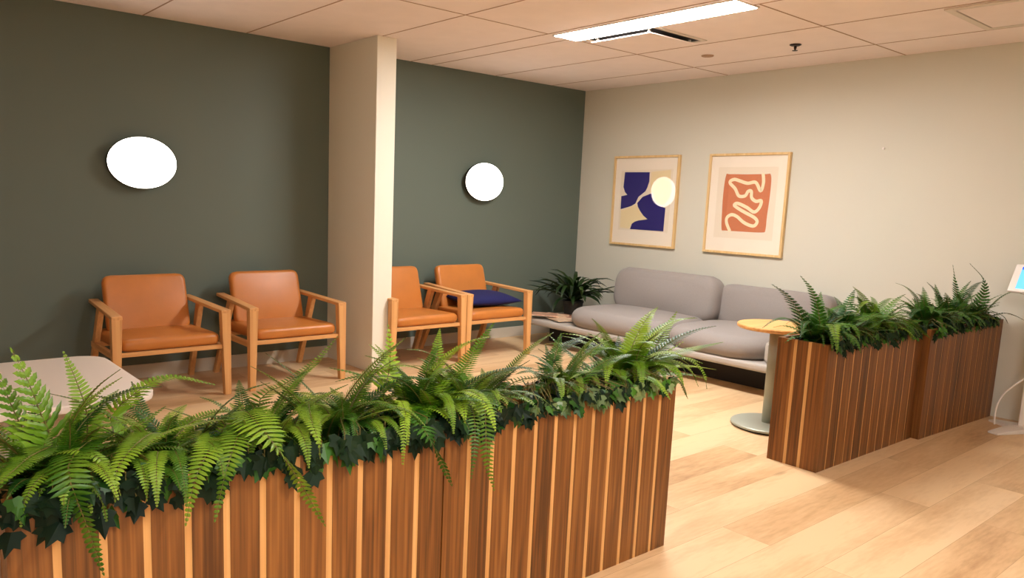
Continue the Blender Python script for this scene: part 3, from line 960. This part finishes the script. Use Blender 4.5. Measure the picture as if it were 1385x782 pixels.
Q = {
 'a1': [(-6.118, -4.030, .806), (-6.206, -4.180, .808), (-6.186, -4.235, .686), (-6.156, -4.255, .557)],
 'a2': [(-5.951, -4.020, .795), (-6.045, -4.150, .826), (-6.113, -4.225, .792), (-6.124, -4.245, .725)],
 'a3': [(-5.771, -4.000, .770), (-5.868, -4.170, .791), (-5.933, -4.235, .736), (-5.966, -4.255, .631)],
 'a4': [(-5.694, -4.000, .790), (-5.794, -4.170, .808), (-5.857, -4.240, .740), (-5.895, -4.260, .625)],
 'a5': [(-5.705, -4.000, .814), (-5.740, -4.180, .832), (-5.683, -4.260, .721), (-5.592, -4.280, .545)],
 'a6': [(-5.491, -4.000, .817), (-5.582, -4.180, .818), (-5.594, -4.240, .779), (-5.596, -4.255, .732)],
 'a7': [(-6.189, -4.000, .791), (-6.262, -4.100, .824), (-6.324, -4.200, .822), (-6.373, -4.250, .807)],
 'a8': [(-6.201, -3.980, .807), (-6.220, -3.970, .884), (-6.245, -3.950, .977), (-6.271, -3.930, 1.045)],
 'a9': [(-6.257, -3.980, .836), (-6.276, -3.970, .893), (-6.294, -3.950, .955), (-6.319, -3.930, 1.019)],
 'a10': [(-6.135, -4.000, .762), (-6.121, -4.000, .867), (-6.134, -3.970, .949), (-6.159, -3.950, 1.032)],
 'a11': [(-6.053, -3.950, .814), (-5.979, -3.930, .900), (-5.879, -3.900, .924), (-5.752, -3.900, .886)],
 'a12': [(-5.800, -4.100, .821), (-5.908, -4.150, .851), (-6.007, -4.200, .852), (-6.057, -4.220, .829)],
 'a14': [(-5.650, -3.980, .835), (-5.553, -3.950, .872), (-5.426, -3.900, .918), (-5.330, -3.880, .991)],
 'b1': [(-5.221, -4.000, .779), (-5.196, -3.980, .859), (-5.169, -3.950, .926), (-5.160, -3.920, 1.021)],
 'b2': [(-4.992, -4.020, .791), (-5.075, -4.000, .874), (-5.182, -3.980, .895), (-5.337, -3.980, .863)],
 'b3': [(-5.181, -4.050, .767), (-5.214, -4.200, .749), (-5.192, -4.260, .668), (-5.146, -4.275, .566)],
 'b4': [(-4.892, -4.000, .746), (-5.007, -4.200, .767), (-5.050, -4.265, .678), (-5.072, -4.28, .575)],
 'b5': [(-4.842, -4.000, .766), (-4.960, -4.200, .786), (-5.004, -4.270, .648), (-4.977, -4.285, .515)],
 'b6': [(-4.975, -4.000, .757), (-5.055, -4.150, .790), (-5.079, -4.230, .773), (-5.063, -4.250, .727)],
 'b7': [(-4.944, -4.000, .780), (-4.864, -3.960, .843), (-4.764, -3.920, .908), (-4.668, -3.900, .990)],
 'b8': [(-5.027, -3.980, .813), (-4.975, -3.950, .880), (-4.956, -3.930, .941), (-4.925, -3.900, .987)],
 'b9': [(-4.034, -4.000, .68), (-3.937, -3.950, .770), (-3.824, -3.920, .871), (-3.702, -3.900, .961)],
 'b10': [(-3.99, -4.000, .68), (-3.820, -3.980, .773), (-3.686, -3.950, .864), (-3.559, -3.930, .966)],
 'b11': [(-3.981, -4.000, .69), (-3.767, -4.000, .771), (-3.549, -4.000, .796), (-3.260, -4.000, .807)],
 'b12': [(-3.997, -4.030, .68), (-3.805, -4.050, .751), (-3.657, -4.080, .748), (-3.431, -4.080, .705)],
 'b13': [(-4.441, -4.100, .712), (-4.348, -4.120, .816), (-4.130, -4.120, .853), (-3.879, -4.120, .796)],
 'b14': [(-4.0, -4.02, .70), (-3.84, -4.05, .745), (-3.75, -4.10, .70), (-3.695, -4.120, .610)],
 'b16': [(-4.326, -3.950, .70), (-4.398, -3.930, .785), (-4.287, -3.900, .860), (-4.087, -3.880, .896)],
 'b17': [(-4.662, -4.000, .771), (-4.528, -4.020, .788), (-4.365, -4.020, .798), (-4.209, -4.020, .765)],
 'c1': [(-2.315, -3.950, .76), (-2.404, -3.920, .900), (-2.529, -3.900, .998), (-2.635, -3.880, 1.050)],
 'c2': [(-2.108, -4.000, .78), (-1.925, -4.080, .850), (-1.60, -4.170, .83), (-1.30, -4.230, .690)],
 'c3': [(-2.153, -4.000, .78), (-2.35, -4.10, .84), (-2.46, -4.17, .80), (-2.49, -4.20, .715)],
 'c4': [(-2.300, -3.920, .76), (-2.45, -3.900, .85), (-2.58, -3.880, .85), (-2.66, -3.860, .81)],
 'd1': [(-.33, -4.05, .72), (-.405, -4.050, .88), (-.485, -4.050, 1.00), (-.508, -4.030, 1.115)],
 'd2': [(-.22, -4.10, .72), (-.2, -4.147, .90), (-.2, -4.134, 1.016), (-.28, -4.062, 1.124)],
 'd3': [(-.25, -4.18, .73), (-.2, -4.275, .788), (-.15, -4.339, .778), (-.12, -4.424, .735)],
 'd5': [(-.25, -4.16, .74), (-.2, -4.241, .885), (-.15, -4.31, .943), (-.12, -4.383, .924)],
}
A, B_, C_ = 'fern_a', 'fern_b', 'fern_c'
h = lambda k, half, kind, m: (Q[k], half, kind, m)

fern('fern', (-6.20, -4.02, .645), 'fern with tall feathery fronds at the left edge of the frame',
     [h('a1', .068, 'S', A), h('a7', .055, 'S', A), h('a8', .14, 'L', B_), h('a9', .12, 'L', B_), h('a10', .05, 'S', A)],
     20, 11, 'S', A, 0.36, 0.045, mix=0.35)
fern('fern', (-5.92, -4.02, .645), 'fern with one frond drooping over the left planter, second from the left edge',
     [h('a2', .056, 'S', A), h('a11', .075, 'L', B_), h('a12', .035, 'S', A)],
     20, 12, 'S', A, 0.30, 0.042, mix=0.25, el=(80, 38))
fern('fern', (-5.66, -4.02, .645), 'fern with three long fronds hanging down the front of the left planter',
     [h('a3', .062, 'S', A), h('a4', .058, 'S', A), h('a5', .072, 'S', A), h('a14', .04, 'S', A)],
     18, 13, 'S', A, 0.28, 0.042, mix=0.15, el=(80, 40))
fern('fern', (-5.40, -4.02, .645), 'fern arching over the right end of the left planter below the second armchair',
     [h('a6', .055, 'S', A)], 22, 14, 'S', A, 0.32, 0.045, mix=0.3, el=(82, 38))
fern('leather_fern', (-5.08, -4.02, .645), 'fern with broad upright fronds where the two near planters meet',
     [h('b1', .095, 'L', B_), h('b2', .075, 'L', B_), h('b3', .085, 'L', C_), h('b8', .05, 'S', A)],
     22, 15, 'L', B_, 0.36, 0.055, mix=0.35)
fern('fern', (-4.86, -4.02, .645), 'fern with two narrow pale fronds hanging down beside the planter seam',
     [h('b4', .038, 'S', A), h('b5', .054, 'S', A), h('b6', .025, 'S', A), h('b7', .075, 'L', B_), h('b17', .04, 'S', A)],
     20, 16, 'S', A, 0.32, 0.042, mix=0.4)
fern('fern', (-4.40, -4.02, .645), 'low fern among pale ivy in the middle of the second planter',
     [h('b16', .07, 'L', C_), h('b13', .065, 'L', B_)], 14, 17, 'S', A, 0.28, 0.04, mix=0.3, el=(80, 35))
fern('leather_fern', (-4.02, -4.02, .645), 'bright green fern fanning out over the open end of the second planter',
     [h('b9', .10, 'L', B_), h('b10', .095, 'L', B_), h('b11', .09, 'L', B_), h('b12', .075, 'L', B_), h('b14', .06, 'S', C_)],
     30, 18, 'L', B_, 0.38, 0.06, mix=0.1, el=(80, 15))
fern('fern', (-2.22, -3.97, .645), 'dark fern with one feathery tip reaching over the round side table',
     [h('c1', .10, 'L', C_), h('c3', .06, 'S', A), h('c4', .035, 'S', C_)], 26, 19, 'S', C_, 0.32, 0.05, mix=0.3, coarse=1.7)
fern('fern', (-1.95, -3.97, .645), 'fern with a long arching frond along the rim of the third planter',
     [h('c2', .065, 'S', A)], 24, 20, 'S', C_, 0.32, 0.05, mix=0.3, coarse=1.7)
fern('fern', (-1.50, -3.97, .645), 'dense green fern at the far end of the third planter',
     [], 28, 21, 'L', A, 0.34, 0.05, mix=0.5, coarse=1.7)
fern('fern', (-0.92, -4.04, .645), 'dark fern at the near end of the planter against the wall',
     [], 28, 22, 'S', C_, 0.34, 0.05, mix=0.4, coarse=1.7)
fern('leather_fern', (-0.50, -4.06, .645), 'dark fern with a tall upright frond in the planter against the wall',
     [h('d1', .08, 'L', C_)], 26, 23, 'L', C_, 0.34, 0.05, mix=0.3, coarse=1.7)
fern('leather_fern', (-0.26, -4.08, .645), 'dark fern touching the beige wall beside the tablet kiosk',
     [h('d2', .075, 'L', C_), h('d3', .05, 'S', C_), h('d5', .05, 'L', C_)], 16, 24, 'L', C_, 0.32, 0.05, mix=0.3, spread=(90, 290), coarse=1.7)


# ------------------------------------------------------------------ ivy along the rims
LOBES = [(0.0, 0.0), (0.30, -0.06), (0.52, 0.12), (0.36, 0.30), (0.42, 0.62), (0.20, 0.58), (0.0, 1.0)]
def ivy(x0, x1, yf, label, n, seed, mats, size=(0.035, 0.07), top=0.765, low=0.66, back=0.27, over=0.03):
    rng = random.Random(seed); t = empty('ivy_plant', ((x0 + x1) / 2, yf + 0.14, 0.645))
    c0 = Vector(t.location); lv = MB(); st = MB(); n = int(n * 0.7)
    for i in range(n):
        front = rng.random() < 0.45
        x = rng.uniform(x0, x1)
        if front:
            y = yf - rng.uniform(0.008, over); z = low + (PH + 0.03 - low) * rng.random() ** 0.42
            nor = Vector((rng.gauss(0, 0.45), -1, rng.gauss(0.25, 0.4)))
            hang = Vector((rng.gauss(0, 0.5), -0.2, -1))
        else:
            y = yf + rng.uniform(-0.02, back); z = rng.uniform(0.70, top)
            nor = Vector((rng.gauss(0, 0.5), rng.gauss(-0.5, 0.4), 0.9))
            hang = Vector((rng.gauss(0, 1), rng.gauss(-0.6, 0.6), rng.gauss(-0.1, 0.3)))
        nor.normalize(); d = hang - nor * hang.dot(nor); d.normalize(); s = d.cross(nor).normalized()
        L = rng.uniform(*size) * 0.82; p = Vector((x, y, z)) - c0
        vs = [p + d * (L * v) + s * (L * u) - nor * (L * 0.28 * abs(u)) for (u, v) in LOBES]
        vs += [p + d * (L * v) - s * (L * u) - nor * (L * 0.28 * abs(u)) for (u, v) in LOBES[1:-1]]
        m = len(LOBES)
        vs.append(p + d * (L * 0.35)); ce = len(vs) - 1
        right = list(range(m)); left = [0] + list(range(m, m + m - 2)) + [m - 1]
        fs = [(right[k], right[k + 1], ce) for k in range(m - 1)] + [(left[k + 1], left[k], ce) for k in range(m - 1)]
        lv.add(vs, fs, rng.choice(mats))
        if i % 6 == 0:
            root = Vector((x * 0.6 + c0.x * 0.4, c0.y, 0.65)) - c0
            mid = (root + p) * 0.5 + Vector((0, 0, 0.09))
            st.tube([root, mid, p + Vector((0, 0, 0.02)), p], 0.0018, M['stem'], 4)
    lv.build('foliage', t); st.build('vine', t)
    return tag(t, label, 'ivy', 'ivy in the planters')


dk = [M['ivy']] * 5 + [M['fern_c']]
pl = [M['ivy']] * 2 + [M['ivy_pale']] * 2 + [M['fern_c']]
ivy(-6.33, -5.93, -4.155, 'dark ivy under the fern at the left edge of the frame', 190, 41, dk, (0.05, 0.085))
ivy(-5.93, -5.50, -4.167, 'dark ivy behind the long hanging fronds of the left planter', 200, 42, dk, (0.05, 0.085))
ivy(-5.50, -5.14, -4.18, 'dark ivy at the right end of the left planter', 170, 43, dk, (0.05, 0.085), low=0.69)
ivy(-5.10, -4.75, -4.192, 'dark ivy below the pale hanging fronds by the planter seam', 150, 44, dk, (0.05, 0.08), low=0.68)
ivy(-4.75, -4.25, -4.192, 'pale variegated ivy along the middle rim of the second planter', 260, 45, pl, (0.04, 0.07), low=0.70)
ivy(-4.25, -3.94, -4.192, 'mixed ivy under the bright fern at the open end', 150, 46, pl, (0.04, 0.07), low=0.70)
ivy(-2.37, -1.80, -4.118, 'dark ivy on the near rim of the planter by the side table', 230, 47, dk, (0.04, 0.075), low=0.68)
ivy(-1.80, -1.20, -4.128, 'dark ivy on the far rim of the planter by the side table', 210, 48, dk, (0.04, 0.075), low=0.69)
ivy(-1.14, -0.56, -4.196, 'dark ivy at the near end of the planter against the wall', 210, 49, dk, (0.04, 0.075), low=0.69)
ivy(-0.56, -0.06, -4.222, 'dark ivy at the wall end of the planter by the kiosk', 190, 50, dk, (0.04, 0.075), low=0.69)

# ------------------------------------------------------------------ corner plant
t = empty('potted_plant', (-0.42, -0.40, 0.268))
t.location = (-0.55, -0.50, 0.2685)
f = MB(); f.lathe([(0.085, 0.0), (0.105, 0.14), (0.112, 0.15), (0.112, 0.165), (0.098, 0.165), (0.096, 0.15)], M['pot'], 36); f.build('pot', t)
f = MB(); f.lathe([(0.09, 0.140), (0.09, 0.152)], M['soil'], 24); f.build('soil', t)
rng = random.Random(77)
for i in range(72):
    a = 2 * PI * (i + rng.random() * 0.7) / 72 * 3.0
    L = rng.uniform(0.32, 0.54)
    P = arc((0.02 * math.cos(a), 0.02 * math.sin(a), 0.15), a, L, rng.uniform(25, 86), rng.uniform(-60, 20), rng)
    P = [Vector(p) for p in P]
    for p in P:                            # the walls stop the leaves
        p.x = min(p.x, 0.50); p.y = min(p.y, 0.46)
    f = MB(); vs, fs = [], []; m = len(P)
    for k, p in enumerate(P):
        tg = (P[min(m - 1, k + 1)] - P[max(0, k - 1)]).normalized()
        sd = tg.cross(Vector((0, 0, 1)))
        sd = sd.normalized() if sd.length > 1e-4 else Vector((1, 0, 0))
        up = sd.cross(tg)
        w = 0.013 * (0.6 + 1.2 * math.sin(PI * min(1, (k + 0.6) / m))) * (0.1 if k == m - 1 else 1)
        vs += [p - sd * w + up * w * 0.5, p, p + sd * w + up * w * 0.5]
    for k in range(m - 1):
        fs += [(3 * k, 3 * k + 3, 3 * k + 4, 3 * k + 1), (3 * k + 1, 3 * k + 4, 3 * k + 5, 3 * k + 2)]
    f.add(vs, fs, M['strap']); f.build('leaf', t, smooth=True)
tag(t, 'dark strap-leaved plant in a charcoal pot in the room corner by the sofa', 'potted plant')

# ------------------------------------------------------------------ camera, world, colour
cam = bpy.data.cameras.new('camera'); co = bpy.data.objects.new('camera', cam); COL.objects.link(co)
fpx, cx, cy = 1044.107, 629.495, 428.222
r = Vector((0.776212660810087, -0.6294514351565079, 0.03584405079698973))
u = Vector((0.06672778781813973, 0.13855337243857915, 0.9881044303709976))
w = Vector((0.6269300659013108, 0.7645873748403833, -0.14954878369170752))
mt = Matrix((r, u, -w)).transposed().to_4x4(); mt.translation = (-6.588068, -6.070326, 1.448877)
co.matrix_world = mt
cam.sensor_fit = 'HORIZONTAL'; cam.sensor_width = 36.0
cam.lens = fpx * 36.0 / 1385.0
cam.shift_x = (692.5 - cx) / 1385.0; cam.shift_y = (cy - 391.0) / 1385.0
cam.clip_start = 0.02
scene.camera = co
wd = bpy.data.worlds.new('world'); scene.world = wd; wd.use_nodes = True
wd.node_tree.nodes['Background'].inputs[0].default_value = (1, 0.85, 0.7, 1)
wd.node_tree.nodes['Background'].inputs[1].default_value = 0.05
vs_ = scene.view_settings
vs_.view_transform = 'Standard'; vs_.look = 'None'; vs_.gamma = 1.0; vs_.use_curve_mapping = False
vs_.exposure = 0.95
scene.cycles.max_bounces = 8
